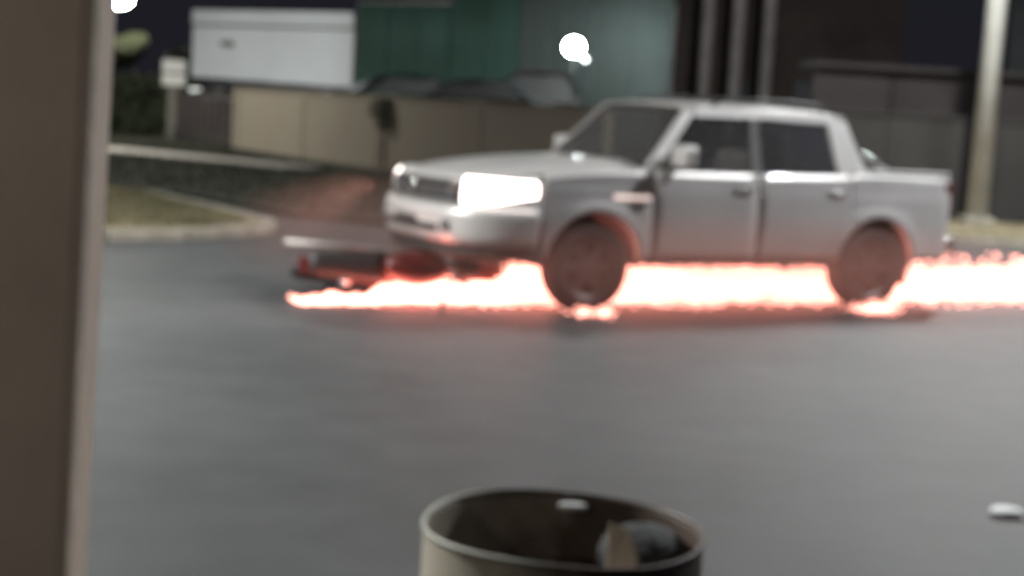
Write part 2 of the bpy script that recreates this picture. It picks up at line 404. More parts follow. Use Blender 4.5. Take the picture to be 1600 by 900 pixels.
leafmass('hedge_foliage', [((-17.2 + .45 * k, 50.5 - .10 * k, .95 + .5 * (j)), (.5, .5, .6)) for k in range(15) for j in (-1, 0, 1)], 16000, .11, M['hedge'], hd)
bm = bmesh.new()
for k in range(12): tube(bm, [(-17.0 + .58 * k, 50.6, 0), (-17.0 + .58 * k + .05, 50.6, 1.6)], [.05, .02], 6)
obj('stem', bm, M['bark'], hd)
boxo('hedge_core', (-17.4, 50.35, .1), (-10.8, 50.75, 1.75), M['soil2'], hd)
# small shrub growing on the wall corner
sh_ = thing('wall_shrub', 'small bushy shrub against the beige wall near its middle pier', 'shrub', (-3.3, 34.5, .1))
leafmass('foliage', [((0, 0, 1.35), (.26, .15, .22)), ((.16, 0, 1.5), (.2, .15, .16)), ((.12, 0, 1.12), (.22, .1, .25))], 900, .035, M['hedge'], sh_)
tubeo('stem', [(0, 0, 0), (.02, 0, .6), (.05, 0, 1.2)], [.012, .01, .006], M['bark'], sh_, 6)

# ---------------------------------------------------------------- sign, poles and lamps
M['signpost'] = mat('sign_post_grey', (.12, .118, .10), .7, 0, .15, 3)
M['signwhite'] = mat('sign_white', (.50, .50, .48), .6, 0, .06, 3)
sg = thing('pole_sign', 'white two-panel sign on a thick grey post in front of the hedge', 'sign', (-10.75, 46.6, 0), math.radians(8))
boxo('post', (-.17, -.10, .1), (.17, .10, 1.72), M['signpost'], sg, .015)
boxo('sign_panel', (-.35, -.16, 1.72), (.35, .10, 2.06), M['signwhite'], sg, .03)
boxo('sign_panel', (-.35, -.16, 2.13), (.35, .10, 2.50), M['signwhite'], sg, .03)
boxo('sign_spacer', (-.33, -.13, 2.05), (.33, .08, 2.14), M['smudge'], sg)

def streetlight(label, base, head, watts, col, ppole, armh, rpole=(.19, .12), head_dir=0.0, size=.5):
    s = thing('street_lamp', label, 'street lamp', base, 0, None)
    hx, hy, hz = head[0] - base[0], head[1] - base[1], head[2]
    tubeo('pole', [(0, 0, 0), (0, 0, armh)], list(rpole), ppole, s, 18)
    boxo('plinth', (-.26, -.26, 0), (.26, .26, .16), M['kerb'], s, .03)
    tubeo('arm', [(0, 0, armh - .3), (hx * .15, hy * .15, hz - .05), (hx * .6, hy * .6, hz + .12), (hx, hy, hz + .10)], .045, M['steel'], s)
    a = math.atan2(hy, hx)
    bm = bmesh.new(); box(bm, (-.42, -.17, -.02), (.42, .17, .13), bevel=.05)
    o = obj('lamp_housing', bm, M['steel'], s); o.location = (hx, hy, hz); o.rotation_euler = (0, 0, a)
    bm = bmesh.new(); box(bm, (-.30, -.13, -.045), (.30, .13, -.023), bevel=.008)
    l = obj('lamp_lens', bm, emit('lamp_lens_glow', col, 30), s); l.location = (hx, hy, hz); l.rotation_euler = (0, 0, a)
    ld = bpy.data.lights.new('lamp_light', 'AREA'); ld.shape = 'RECTANGLE'; ld.size = .6; ld.size_y = .28; ld.energy = watts; ld.color = col
    lo = bpy.data.objects.new('lamp_light', ld); C.objects.link(lo); lo.parent = s; lo.location = (hx, hy, hz - .06); lo.rotation_euler = (0, 0, a)
    return s
# the pale concrete pole on the right carries the road's lamp
streetlight('pale round concrete pole rising beyond the pickup bed at the kerb', (8.03, 26.3, .1), (6.9, 21.5, 9.2), 2000, (.97, 1.0, .97), M['pole'], 9.3, (.185, .155))
# its neighbour on the near side of the road, right of the view
streetlight('near street lamp outside the frame on the right of the road', (12.2, 12.8, 0), (9.4, 13.0, 8.4), 1350, (.95, .98, 1.0), M['pole'], 8.6, (.20, .16))
streetlight('added street lamp outside the frame on the left, lighting the far left background', (-16.6, 39.0, .1), (-13.5, 38.0, 7.5), 1850, (1.0, .97, .88), M['pole'], 8.4, (.20, .16))  # unseen lamp added to brighten the wall and fascia at the left
streetlight('street lamp outside the frame on the near left side of the road', (-10.4, 8.0, 0), (-8.0, 9.0, 6.6), 2650, (.97, .98, .95), M['pole'], 7.2, (.20, .16))
# distant lamp at the left, glare at the top of the porch post
dl = thing('distant_lamp', 'bright distant street lamp at the top beside the porch post', 'street lamp', (-18.2, 62, 0))
tubeo('pole', [(0, 0, 0), (0, 0, 5.0)], [.09, .06], M['steel'], dl)
tubeo('arm', [(0, 0, 4.9), (.8, 0, 5.35), (1.45, 0, 5.3)], .04, M['steel'], dl)
bm = bmesh.new(); bmesh.ops.create_icosphere(bm, subdivisions=3, radius=.46); bmesh.ops.scale(bm, vec=(1.2, 1, .7), verts=bm.verts[:])
o = obj('bulb', bm, emit('distant_bulb', (1, .97, .9), 170), dl, True); o.location = (1.53, 0, 5.08)
# flood lamp on a short post behind the wall
fl = thing('flood_lamp', 'glaring white flood lamp on a thin post above the wall', 'lamp', (1.17, 36, .62))
tubeo('post', [(0, .3, 0), (0, .3, 2.3), (0, .12, 2.5)], .025, M['plastic'], fl)
bm = bmesh.new(); bmesh.ops.create_icosphere(bm, subdivisions=3, radius=.20); bmesh.ops.scale(bm, vec=(1.05, .6, 1), verts=bm.verts[:])
o = obj('bulb', bm, emit('flood_bulb', (.90, 1.0, .98), 450), fl, True); o.location = (-.05, -.1, 2.55)
boxo('bracket', (-.10, .14, 2.42), (.10, .3, 2.5), M['plastic'], fl)
bm = bmesh.new(); box(bm, (.0, -.05, -.04), (.30, .05, .04), rot=Matrix.Rotation(math.radians(35), 3, 'Y'), at=(.16, -.12, 2.34))
obj('glare_tail', bm, emit('side_glow', (.9, 1, .98), 8), fl)  # tail of the lamp's glare shaped as a small glowing bar
# small light on the gate
sl = thing('gate_light', 'tiny pale light mounted at the top of the dark gate', 'lamp', (-9.86, 45.55, 1.55))
boxo('housing', (-.12, -.08, 0), (.14, .08, .03), M['steel'], sl)
boxo('lens', (-.16, -.1, .032), (.18, .06, .14), emit('gate_glow', (.85, .9, .9), .30), sl, .03)

# ---------------------------------------------------------------- parked cars in the yard
def parked(label, x, y, rz, paint, H=1.5, L=4.3):
    r = thing('parked_car', label, 'car', (x, y, .88), rz, 'cars parked behind the beige wall')
    pr = [(-L / 2, .45), (-L / 2, .80), (-L / 2 + .25, .92), (-L * .30, .97), (-L * .14, H - .08), (0, H), (L * .20, H - .05), (L * .36, .98), (L / 2 - .1, .88), (L / 2, .70), (L / 2, .40)]
    rows = []
    for s in (-1, -.92, -.75, 0, .75, .92, 1):
        rows.append([(px * (1 - .02 * abs(s) ** 3), s * (.86 - .18 * max(0, (pz - .95)) / .5), pz - (.0 if abs(s) < .9 else .07 * abs(s))) for px, pz in pr])
    grid(rows, paint, 'body', r, .01)
    boxo('lower_body', (-L / 2 + .03, -.80, .22), (L / 2 - .03, .80, .80), paint, r, .08)
    for s in (-1, 1):
        bm = bmesh.new()
        v = [bm.verts.new((px, s * yy, z)) for px, z, yy in [(-L * .26, .98, .86), (-L * .12, H - .15, .72), (L * .18, H - .13, .72), (L * .30, .98, .86)]]
        bm.faces.new(v); obj('side_window', bm, M['plastic'], r)
        for wx in (-L * .31, L * .31):
            bm = bmesh.new(); lathe(bm, [(.0, -.1), (.2, -.1), (.31, -.09), (.32, 0), (.31, .09), (.2, .1), (.0, .1)], 20, 'Y')
            o = obj('wheel', bm, M['rubber'], r, True); o.location = (wx, s * .75, .32)
    return r
parked('dark parked car behind the wall at the left end of the green fence', -3.3, 40.5, math.radians(20), M['carpaint'], 1.52)
parked('grey parked car with a lit curved roof behind the middle of the wall', -1.05, 37.2, math.radians(-12), M['carpaint3'], 1.44)
parked('maroon parked car with a tall roof just left of the flood lamp', .35, 40.2, math.radians(-8), M['carpaint2'], 1.78)

# ================================================================= PICKUP
hd_v = Vector((-.88, -.4745)).normalized()
TR = thing('pickup_truck', 'silver double-cab pickup truck with lit headlights and sparks under it', 'pickup truck', (1.56, 14.05, 0), math.atan2(hd_v.y, hd_v.x))
UF, UR, RW, RA, WZ = 1.53, -1.53, .385, .475, .385
HW = .93; SILL = .47; NEXP = 3.0; UFR = 2.03; UTIP = 2.74
def upath(v): return UFR + (UTIP - UFR) * max(0, 1 - (abs(v) / HW) ** NEXP) ** (1 / NEXP)
def zs(u):
    if u > .9: return 1.20 - .10 * ((u - .9) / 1.5) ** 1.6
    if u > -1.25: return 1.20 + .02 * (u < 0) * min(1, -u)
    return 1.24
def hw(u, z):
    f = 1.0
    t = (z - .85)
    v = HW - .10 * max(0, -t) ** 1.5 - .16 * max(0, t) ** 1.6
    for uw in (UF, UR):
        r = math.hypot(u - uw, z - WZ)
        if z > WZ - .05: v += .035 * math.exp(-((r - RA) / .10) ** 2)
    v += .008 * math.exp(-((z - 1.02) / .03) ** 2)
    return v
def zb(u):
    z = SILL
    for uw in (UF, UR):
        if abs(u - uw) < RA: z = max(z, WZ + math.sqrt(RA ** 2 - (u - uw) ** 2))
    return z
def stations(u0, u1):
    s = [u0, u1] + [u0 + (u1 - u0) * k / 10 for k in range(11)]
    for uw in (UF, UR):
        s += [uw + RA * math.cos(PI * k / 18) for k in range(19)] + [uw - RA - .002, uw + RA + .002]
    return sorted({round(x, 4) for x in s if u0 - 1e-6 <= x <= u1 + 1e-6})
def side(name, u0, u1, s, parent=TR, top=None, m=None):
    rows = []
    for u in stations(u0, u1):
        a, b = zb(u), (top(u) if top else zs(u)); r = [(u, s * (hw(u, a) - .05), a + .0)]
        for k in range(15):
            z = a + (b - a) * k / 14; r.append((u, s * hw(u, z), z))
        r.append((u, s * (hw(u, b) - .02), b + .012)); r.append((u, s * (hw(u, b) - .06), b + .016))
        rows.append(r)
    return grid(rows, m or M['paint'], name, parent, .012)
for s in (-1, 1):
    side('front_fender', .962, UFR, s)
    fd = side('front_door', -.148, .95, s)
    rd = side('rear_door', -1.208, -.16, s)
    side('bed_side', -2.41, -1.222, s)
    for dr, u in ((fd, .0), (rd, -1.05)):
        y0 = hw(u, 1.08); bm = bmesh.new()
        tube(bm, [(u - .09, s * (y0 - .01), 1.08), (u - .07, s * (y0 + .035), 1.085), (u + .09, s * (y0 + .035), 1.09), (u + .11, s * (y0 - .01), 1.09)], .014, 8)
        obj('door_handle', bm, M['chrome'], dr, True)
        if dr is fd: pass
    # side step, trim bar behind the wheel, arch liner, mud flap
    boxo('side_step', (-1.0, s * .83 - .09, .405), (.98, s * .83 + .07, .465), M['plastic'], TR, .02)
    bm = bmesh.new(); y0 = hw(1.0, 1.0)
    box(bm, (.99, s * y0 - .012, .965), (1.36, s * y0 + .020, 1.005), bevel=.008)
    obj('glowing_trim', bm, M['trim_glow'], TR)  # bright streak on the chrome trim put in as a glow
    for uw in (UF, UR):
        rows = [[(uw + (RA + .0) * math.cos(PI * k / 18), s * v, WZ + (RA + .0) * math.sin(PI * k / 18)) for k in range(19)] for v in (.45, .89)]
        grid(rows, M['dark'], 'wheel_arch_liner', TR)
    boxo('mud_flap', (UR - RA - .03, s * .70 - .13, .22), (UR - RA - .01, s * .70 + .13, .56), M['plastic'], TR)
# hood
rows = []
for i in range(25):
    sgn = -1 + 2 * i / 24; vmax = HW - .075; v = sgn * vmax; ue = upath(v * HW / (HW - .02)) - .03; r = []
    for k in range(17):
        u = .97 + (ue - .97) * k / 16
        cr = .075 * (1 - abs(sgn) ** 2.4) + .018 * math.exp(-((abs(sgn) - .62) / .07) ** 2)
        drop = .05 * (k / 16) ** 6
        r.append((u, v, zs(u) + .014 + cr * (1 - .35 * (k / 16) ** 3) - drop))
    rows.append(r)
grid(rows, M['paint'], 'hood', TR, .012)
# wrap-round front bands
def band(name, t0, t1, z0, z1, off, m, n=24, m0=None, rake=0.0, thick=.012, shape=None, parent=TR):
    rows = []
    for i in range(n + 1):
        t = t0 + (t1 - t0) * i / n; a = t * PI / 2
        cu = abs(math.cos(a)) ** (2 / NEXP); sv = abs(math.sin(a)) ** (2 / NEXP) * (1 if a >= 0 else -1)
        u = UFR + (UTIP - UFR) * cu; v = HW * sv
        nx, ny = cu ** (NEXP - 1) / (UTIP - UFR), (abs(sv) ** (NEXP - 1)) * (1 if a >= 0 else -1) / HW; l = math.hypot(nx, ny)
        lo, hi = (shape(t, z0, z1) if shape else (z0, z1)); r = []
        for k in range(9):
            z = lo + (hi - lo) * k / 8; b = off - rake * ((z - .85) ** 2) * 1.2 - .03 * (abs(2 * k / 8 - 1) ** 6)
            r.append((u + nx / l * b, v + ny / l * b, z))
        rows.append(r)
    return grid(rows, m, name, parent, thick)
band('front_fascia', -1, 1, .66, 1.115, 0, M['paint'], 40, rake=.25)
gr = band('grille', -.40, .40, .865, 1.075, .012, M['plastic'], 20, rake=.25)
for k in range(4):
    band('grille_bar', -.385, .385, .885 + .048 * k, .903 + .048 * k, .034, M['chrome'] if k == 3 else M['steel'], 16, parent=gr)
bm = bmesh.new(); lathe(bm, [(0, .015), (.05, .013), (.062, 0)], 24, 'Z'); o = obj('badge', bm, M['chrome'], gr, True)
o.location = (UTIP + .055, 0, .975); o.rotation_euler = (0, PI / 2, 0)
def hl(t, z0, z1):
    k = max(0, (abs(t) - .50) / .50); return z0 + .09 * k ** 1.6, z1 - .02 * k ** 2
for s in (-1, 1):
    fr = band('headlight', s * .425, s * .985, .868, 1.098, .018, M['headlamp'], 18, rake=.25, shape=hl)
    band('headlight_bezel', s * .415, s * .995, .850, .866, .030, M['chrome'], 18, parent=fr, rake=.25)
    sp = bpy.data.lights.new('headlight_beam', 'SPOT'); sp.energy = 90; sp.spot_size = math.radians(70); sp.spot_blend = .8; sp.color = (1, .85, .78); sp.shadow_soft_size = .08
    so = bpy.data.objects.new('headlight_beam', sp); C.objects.link(so); so.parent = TR; so.location = (2.86, s * .62, .97); so.rotation_euler = (0, -math.radians(78), 0)
bp_ = band('front_bumper', -1.02, 1.02, .56, .855, .075, M['paint'], 40, rake=.1, thick=.03)
band('bumper_lip', -.98, .98, .845, .862, .05, M['paint'], 36, parent=bp_, thick=.02)
band('air_intake', -.26, .26, .63, .70, .090, M['plastic'], 20, parent=bp_)
band('lower_skirt', -1.0, 1.0, .44, .60, .03, M['dark'], 30)
for s in (-1, 1):
    bm = bmesh.new(); lathe(bm, [(0, .02), (.045, .016), (.055, 0)], 20, 'Z'); o = obj('fog_lamp', bm, M['alloy'], bp_, True)
    o.location = (upath(.62) + .10, s * .62, .70); o.rotation_euler = (0, PI / 2, s * .25)
boxo('number_plate', (UTIP + .078, -.20, .635), (UTIP + .100, .20, .745), M['alloy'], TR, .004)
# greenhouse
def gv(z): return .885 - (z - 1.2) * .33
def strip(bm, poly, s, th=.045, out=0.0):
    a = [bm.verts.new((u, s * (gv(z) + out), z)) for u, z in poly]; b = [bm.verts.new((u, s * (gv(z) + out - th), z)) for u, z in poly]
    n = len(poly); bm.faces.new(a); bm.faces.new(b[::-1])
    for k in range(n): bm.faces.new((a[k], a[(k + 1) % n], b[(k + 1) % n], b[k]))
ZR = 1.755
bm = bmesh.new()
for s in (-1, 1):
    strip(bm, [(1.06, 1.195), (.94, 1.195), (.48, 1.70), (.44, ZR), (.54, ZR)], s)          # A pillar
    strip(bm, [(.54, ZR), (.44, ZR - .06), (-.4, ZR - .045), (-1.10, ZR - .06), (-1.21, ZR), (-.4, ZR + .012)], s)   # roof rail
    strip(bm, [(-1.10, 1.215), (-1.42, 1.24), (-1.24, ZR - .02), (-1.10, ZR - .05), (-1.03, ZR - .055)], s, out=.001)  # C pillar
    strip(bm, [(.92, 1.215), (.92, 1.192), (-1.22, 1.205), (-1.22, 1.228)], s, out=.004)      # belt trim
cab = obj('cab_frame', bm, M['paint'], TR)
for s in (-1, 1):
    bm = bmesh.new(); strip(bm, [(-.10, 1.20), (-.20, 1.20), (-.22, ZR - .05), (-.14, ZR - .05)], s, out=.002)
    obj('door_pillar', bm, M['pillar'], TR)
rows = []
for i in range(17):
    sg_ = -1 + 2 * i / 16; r = []
    for k in range(13):
        t = k / 12; u = .53 - 1.76 * t; e = math.sin(PI * t) ** .6
        r.append((u + .06 * (1 - sg_ ** 2) * (1 - t), sg_ * (gv(ZR) + .004), ZR + .005 + .055 * (1 - abs(sg_) ** 3) * (.55 + .45 * e) + .015 * e))
    rows.append(r)
grid(rows, M['paint'], 'roof', TR, .014)
for s in (-1, 1):
    ry = s * (gv(ZR) - .07)
    rr = tubeo('roof_rail', [(.22, ry, ZR + .035), (.14, ry, ZR + .095), (-.40, ry, ZR + .115), (-.98, ry, ZR + .10), (-1.08, ry, ZR + .035)], .017, M['plastic'], TR)
for u in (-.20, -.78):
    tubeo('cross_bar', [(u, -.60, ZR + .10), (u, 0, ZR + .118), (u, .60, ZR + .10)], .016, M['plastic'], TR)
def pane(name, poly, s):
    bm = bmesh.new(); bm.faces.new([bm.verts.new((u, s * (gv(z) - .02), z)) for u, z in poly]); return obj(name, bm, M['glass'], TR)
for s in (-1, 1):
    pane('front_side_window', [(.90, 1.20), (.45, 1.70), (-.12, 1.71), (-.12, 1.20)], s)
    pane('rear_side_window', [(-.19, 1.20), (-.19, 1.71), (-1.04, 1.70), (-1.14, 1.20)], s)
def curved(name, ub, zb_, vb, ut, zt, vt, bow):
    rows = []
    for i in range(13):
        s = -1 + 2 * i / 12
        rows.append([(ub + (ut - ub) * k / 8 + bow * (1 - s * s), s * (vb + (vt - vb) * k / 8), zb_ + (zt - zb_) * k / 8) for k in range(9)])
    return grid(rows, M['glass'], name, TR)
ws = curved('windshield', 1.01, 1.20, .85, .51, ZR + .0, .68, .09)
curved('rear_window', -1.32, 1.24, .80, -1.19, ZR - .02, .66, -.02)
for s in (-.35, .30):
    tubeo('wiper', [(1.12, s, 1.225), (1.06, s + .30, 1.28), (1.00, s + .48, 1.33)], .008, M['plastic'], ws, 6)
boxo('cowl', (.93, -.84, 1.14), (1.10, .84, 1.20), M['plastic'], TR, .02)
# interior
for s in (-1, 1):
    for u in (.05, -.85):
        bm = bmesh.new()
        box(bm, (u - .25, s * .38 - .25, .75), (u + .25, s * .38 + .25, .95), bevel=.05)
        box(bm, (-.07, -.24, -.33), (.07, .24, .33), rot=Matrix.Rotation(math.radians(-14), 3, 'Y'), bevel=.04, at=(u - .30, s * .38, 1.20))
        box(bm, (u - .42, s * .38 - .13, 1.50), (u - .32, s * .38 + .13, 1.66), bevel=.03)
        obj('seat', bm, M['seatc'], TR)
boxo('dashboard', (.55, -.78, .95), (.95, .78, 1.17), M['plastic'], TR, .05)
bm = bmesh.new()
for k in range(24):
    pass
tube(bm, [(.50 + .05 * math.cos(2 * PI * k / 24), .38 + .18 * math.sin(2 * PI * k / 24), 1.16 + .17 * math.cos(2 * PI * k / 24)) for k in range(25)], .014, 6, False)
obj('steering_wheel', bm, M['plastic'], TR, True)
# floor pan / chassis
bm = bmesh.new()
box(bm, (-1.15, -.80, .46), (.95, .80, .72), bevel=.03)
box(bm, (-2.37, -.42, .50), (2.3, .42, .64), bevel=.03); box(bm, (1.0, -.42, .60), (2.25, .42, 1.08), bevel=.03)
box(bm, (UFR + .05, -.75, .60), (UFR + .3, .75, .95))
tube(bm, [(UR, -.8, WZ), (UR, .8, WZ)], .06); tube(bm, [(UF, -.8, WZ), (UF, .8, WZ)], .05)
obj('chassis', bm, M['dark'], TR)
# bed
boxo('bed_floor', (-2.37, -.80, .70), (-1.24, .80, .76), M['dark'], TR)
boxo('bed_front_wall', (-1.40, -.84, .70), (-1.36, .84, 1.235), M['paint'], TR)
tg = boxo('tailgate', (-2.44, -.80, .62), (-2.395, .80, 1.25), M['paint'], TR, .012)
boxo('tailgate_handle', (-2.46, -.10, 1.08), (-2.441, .10, 1.14), M['plastic'], tg)
for s in (-1, 1):
    boxo('bed_rail', (-2.41, s * .865 - .05, 1.262), (-1.25, s * .865 + .035, 1.30), M['plastic'] if False else M['paint'], TR, .012)
    bm = bmesh.new(); box(bm, (-2.455, s * .845 - .07, .82), (-2.35, s * .845 + .072, 1.20), bevel=.02); obj('tail_light', bm, M['tail'], TR)
    tubeo('roll_bar', [(-1.72, s * .80, 1.29), (-1.52, s * .76, 1.40), (-1.46, s * .55, 1.50)], .03, M['chrome'], TR)
tubeo('roll_bar_hoop', [(-1.46, -.56, 1.50), (-1.46, .56, 1.50)], .03, M['chrome'], TR)
bm = bmesh.new(); box(bm, (-2.60, -.88, .52), (-2.46, .88, .68), bevel=.03); obj('rear_bumper', bm, M['chrome'], TR)
# mirrors
for s in (-1, 1):
    bm = bmesh.new(); box(bm, (.68, s * 1.02 - .13, 1.25), (.80, s * 1.02 + .13, 1.45), bevel=.045)
    mr = obj('wing_mirror', bm, M['paint'], TR, True)
    tubeo('mirror_arm', [(.74, s * .84, 1.22), (.74, s * .95, 1.27)], .025, M['plastic'], mr)
    boxo('mirror_glass', (.672, s * 1.02 - .10, 1.275), (.679, s * 1.02 + .10, 1.425), M['chrome'], mr)
# wheels
def wheel(parent, r, wdt, loc, s, nsp=6, name='wheel'):
    bm = bmesh.new(); lathe(bm, [(0, -.05), (.07, -.05), (.075, .02), (.05, .05), (0, .055)], 20, 'Y')
    hub = obj(name, bm, M['alloy'], parent, True); hub.location = loc
    if s < 0: hub.rotation_euler = (0, 0, PI)
    h = wdt / 2; ri = r * .66
    bm = bmesh.new()
    prof = [(ri, -h * .85), (ri + .02, -h), (r - .05, -h), (r - .012, -h * .82), (r, -h * .5), (r, -h * .1), (r - .008, -h * .09), (r - .008, h * .09), (r, h * .1), (r, h * .5), (r - .012, h * .82), (r - .05, h), (ri + .02, h), (ri, h * .85)]
    lathe(bm, prof, 48, 'Y'); obj('tyre', bm, M['rubber'], hub, True)
    bm = bmesh.new(); lathe(bm, [(ri + .002, -h * .9), (ri - .02, -h * .8), (ri - .03, h * .3), (ri - .015, h * .8), (ri + .002, h * .9)], 40, 'Y')
    for k in range(nsp):
        a = 2 * PI * k / nsp; rot = Matrix.Rotation(-a, 3, 'Y')
        vs = box(bm, (.0, h * .35, -.03), (ri - .015, h * .60, .03), bevel=.008)
        bmesh.ops.rotate(bm, cent=(0, 0, 0), matrix=rot, verts=vs)
    obj('rim', bm, M['alloy'], hub)
    bm = bmesh.new(); lathe(bm, [(0, -.04), (r * .63, -.04), (r * .63, -.02), (.17, -.02), (.16, .0), (0, .005)], 28, 'Y'); obj('rim_back_plate', bm, M['dark'], hub)  # dark plate enlarged to block the spark glow through the rim
    return hub
for uw in (UF, UR):
    for s in (-1, 1):
        wheel(TR, RW, .25, (uw, s * .80, WZ), s)

# ================================================================= MOTORCYCLE lying on its side
MB = thing('motorcycle', 'dark red motorcycle lying on its side and scraping ahead of the pickup', 'motorcycle', (-1.08, 12.95, .0))
MB.rotation_mode = 'QUATERNION'
MB.rotation_quaternion = (Matrix.Rotation(math.radians(10), 4, 'Z') @ Matrix.Rotation(math.radians(76), 4, 'X')).to_quaternion()
MB.location = (-1.06, 13.30, .10)
def bwheel(x, r=.30):
    bm = bmesh.new(); lathe(bm, [(0, -.06), (.05, -.06), (.055, 0), (.05, .06), (0, .06)], 16, 'Y'); hub = obj('wheel', bm, M['bikemetal'], MB, True); hub.location = (x, 0, r)
    bm = bmesh.new(); lathe(bm, [(r - .07, -.03), (r - .04, -.05), (r - .01, -.035), (r, 0), (r - .01, .035), (r - .04, .05), (r - .07, .03), (r - .07, -.03)], 36, 'Y'); obj('tyre', bm, M['rubber'], hub, True)
    bm = bmesh.new(); lathe(bm, [(r - .068, -.03), (r - .09, -.02), (r - .09, .02), (r - .068, .03)], 36, 'Y')
    for k in range(10):
        a = 2 * PI * k / 10; tube(bm, [(.04 * math.cos(a), 0, .04 * math.sin(a)), ((r - .08) * math.cos(a + .2), 0, (r - .08) * math.sin(a + .2))], .006, 5)
    obj('rim', bm, M['bikemetal'], hub, True)
bwheel(.64); bwheel(-.62)
bm = bmesh.new()
for s in (-1, 1): tube(bm, [(.64, s * .09, .30), (.44, s * .09, .88)], [.024, .02], 8)
box(bm, (.42, -.11, .80), (.49, .11, .84)); obj('fork', bm, M['steel'], MB, True)
bm = bmesh.new(); tube(bm, [(.43, 0, .86), (.15, 0, .74), (-.45, 0, .68)], .025); tube(bm, [(.42, 0, .74), (.18, 0, .30), (-.22, 0, .26)], .022)
for s in (-1, 1): tube(bm, [(-.18, s * .08, .30), (-.62, s * .08, .30)], .018); tube(bm, [(-.60, s * .10, .32), (-.42, s * .10, .68)], .02)
obj('frame', bm, M['steel'], MB, True)
# tank, lofted
rows = []
for i in range(13):
    t = i / 12; x = .36 - .52 * t; wdt = .15 * math.sin(PI * (.12 + .80 * t)) ** .6; hgt = .13 * math.sin(PI * (.15 + .75 * t)) ** .6
    rows.append([(x, wdt * math.cos(2 * PI * k / 16), .80 + hgt * math.sin(2 * PI * k / 16) * (1 if math.sin(2 * PI * k / 16) > 0 else .6)) for k in range(17)])
grid(rows, M['bikered'], 'fuel_tank', MB, .004)
rows = []
for i in range(9):
    t = i / 8; x = -.16 - .62 * t
    rows.append([(x, (.14 - .05 * t) * math.cos(2 * PI * k / 12), .79 + .05 * t + .05 * math.sin(2 * PI * k / 12)) for k in range(13)])
grid(rows, M['plastic'], 'seat', MB, .004)
bm = bmesh.new(); box(bm, (-.16, -.15, .28), (.18, .15, .48), bevel=.04)
for k in range(5): box(bm, (.0, -.10, .49 + .035 * k), (.17, .10, .51 + .035 * k), bevel=.004)
box(bm, (.02, -.07, .47), (.15, .07, .68)); obj('engine', bm, M['bikemetal'], MB)
tubeo('exhaust', [(.14, .12, .50), (.20, .15, .36), (-.05, .19, .34), (-.40, .21, .40), (-.98, .22, .48)], [.020, .022, .025, .032, .034], M['pipe'], MB, 12)
bm = bmesh.new(); tube(bm, [(.31, -.38, .955), (.34, -.2, .98), (.42, -.1, .93), (.42, .1, .93), (.34, .2, .98), (.31, .38, .955)], .013, 8); obj('handlebar', bm, M['steel'], MB, True)
for s in (-1, 1): tubeo('grip', [(.33, s * .28, .97), (.31, s * .39, .955)], .02, M['rubber'], MB, 8)
bm = bmesh.new(); lathe(bm, [(0, .10), (.07, .09), (.085, .02), (.075, -.06), (0, -.10)], 20, 'Z'); o = obj('headlight', bm, M['plastic'], MB, True); o.location = (.54, 0, .86); o.rotation_euler = (0, PI / 2, 0)
for x, nm in ((.64, 'front_mudguard'), (-.62, 'rear_mudguard')):
    rows = [[(x + .335 * math.cos(a), y, .30 + .335 * math.sin(a)) for y in (-.07, -.04, 0, .04, .07)] for a in [math.radians((35 if x > 0 else 15) + 10 * k) for k in range(12)]]
    grid(rows, M['bikered'], nm, MB, .006)
for s in (-1, 1):
    rows = [[(x, s * (.10 + .02 * k), z) for k, z in enumerate((.75, .62, .50))] for x in (-.10, -.25, -.42)]
    grid(rows, M['bikered'], 'side_panel', MB, .006)
    tubeo('shock_absorber', [(-.60, s * .12, .34), (-.44, s * .12, .66)], .028, M['chrome'], MB, 8)
boxo('rear_light', (-.86, -.06, .78), (-.79, .06, .84), M['tail'], MB, .015)

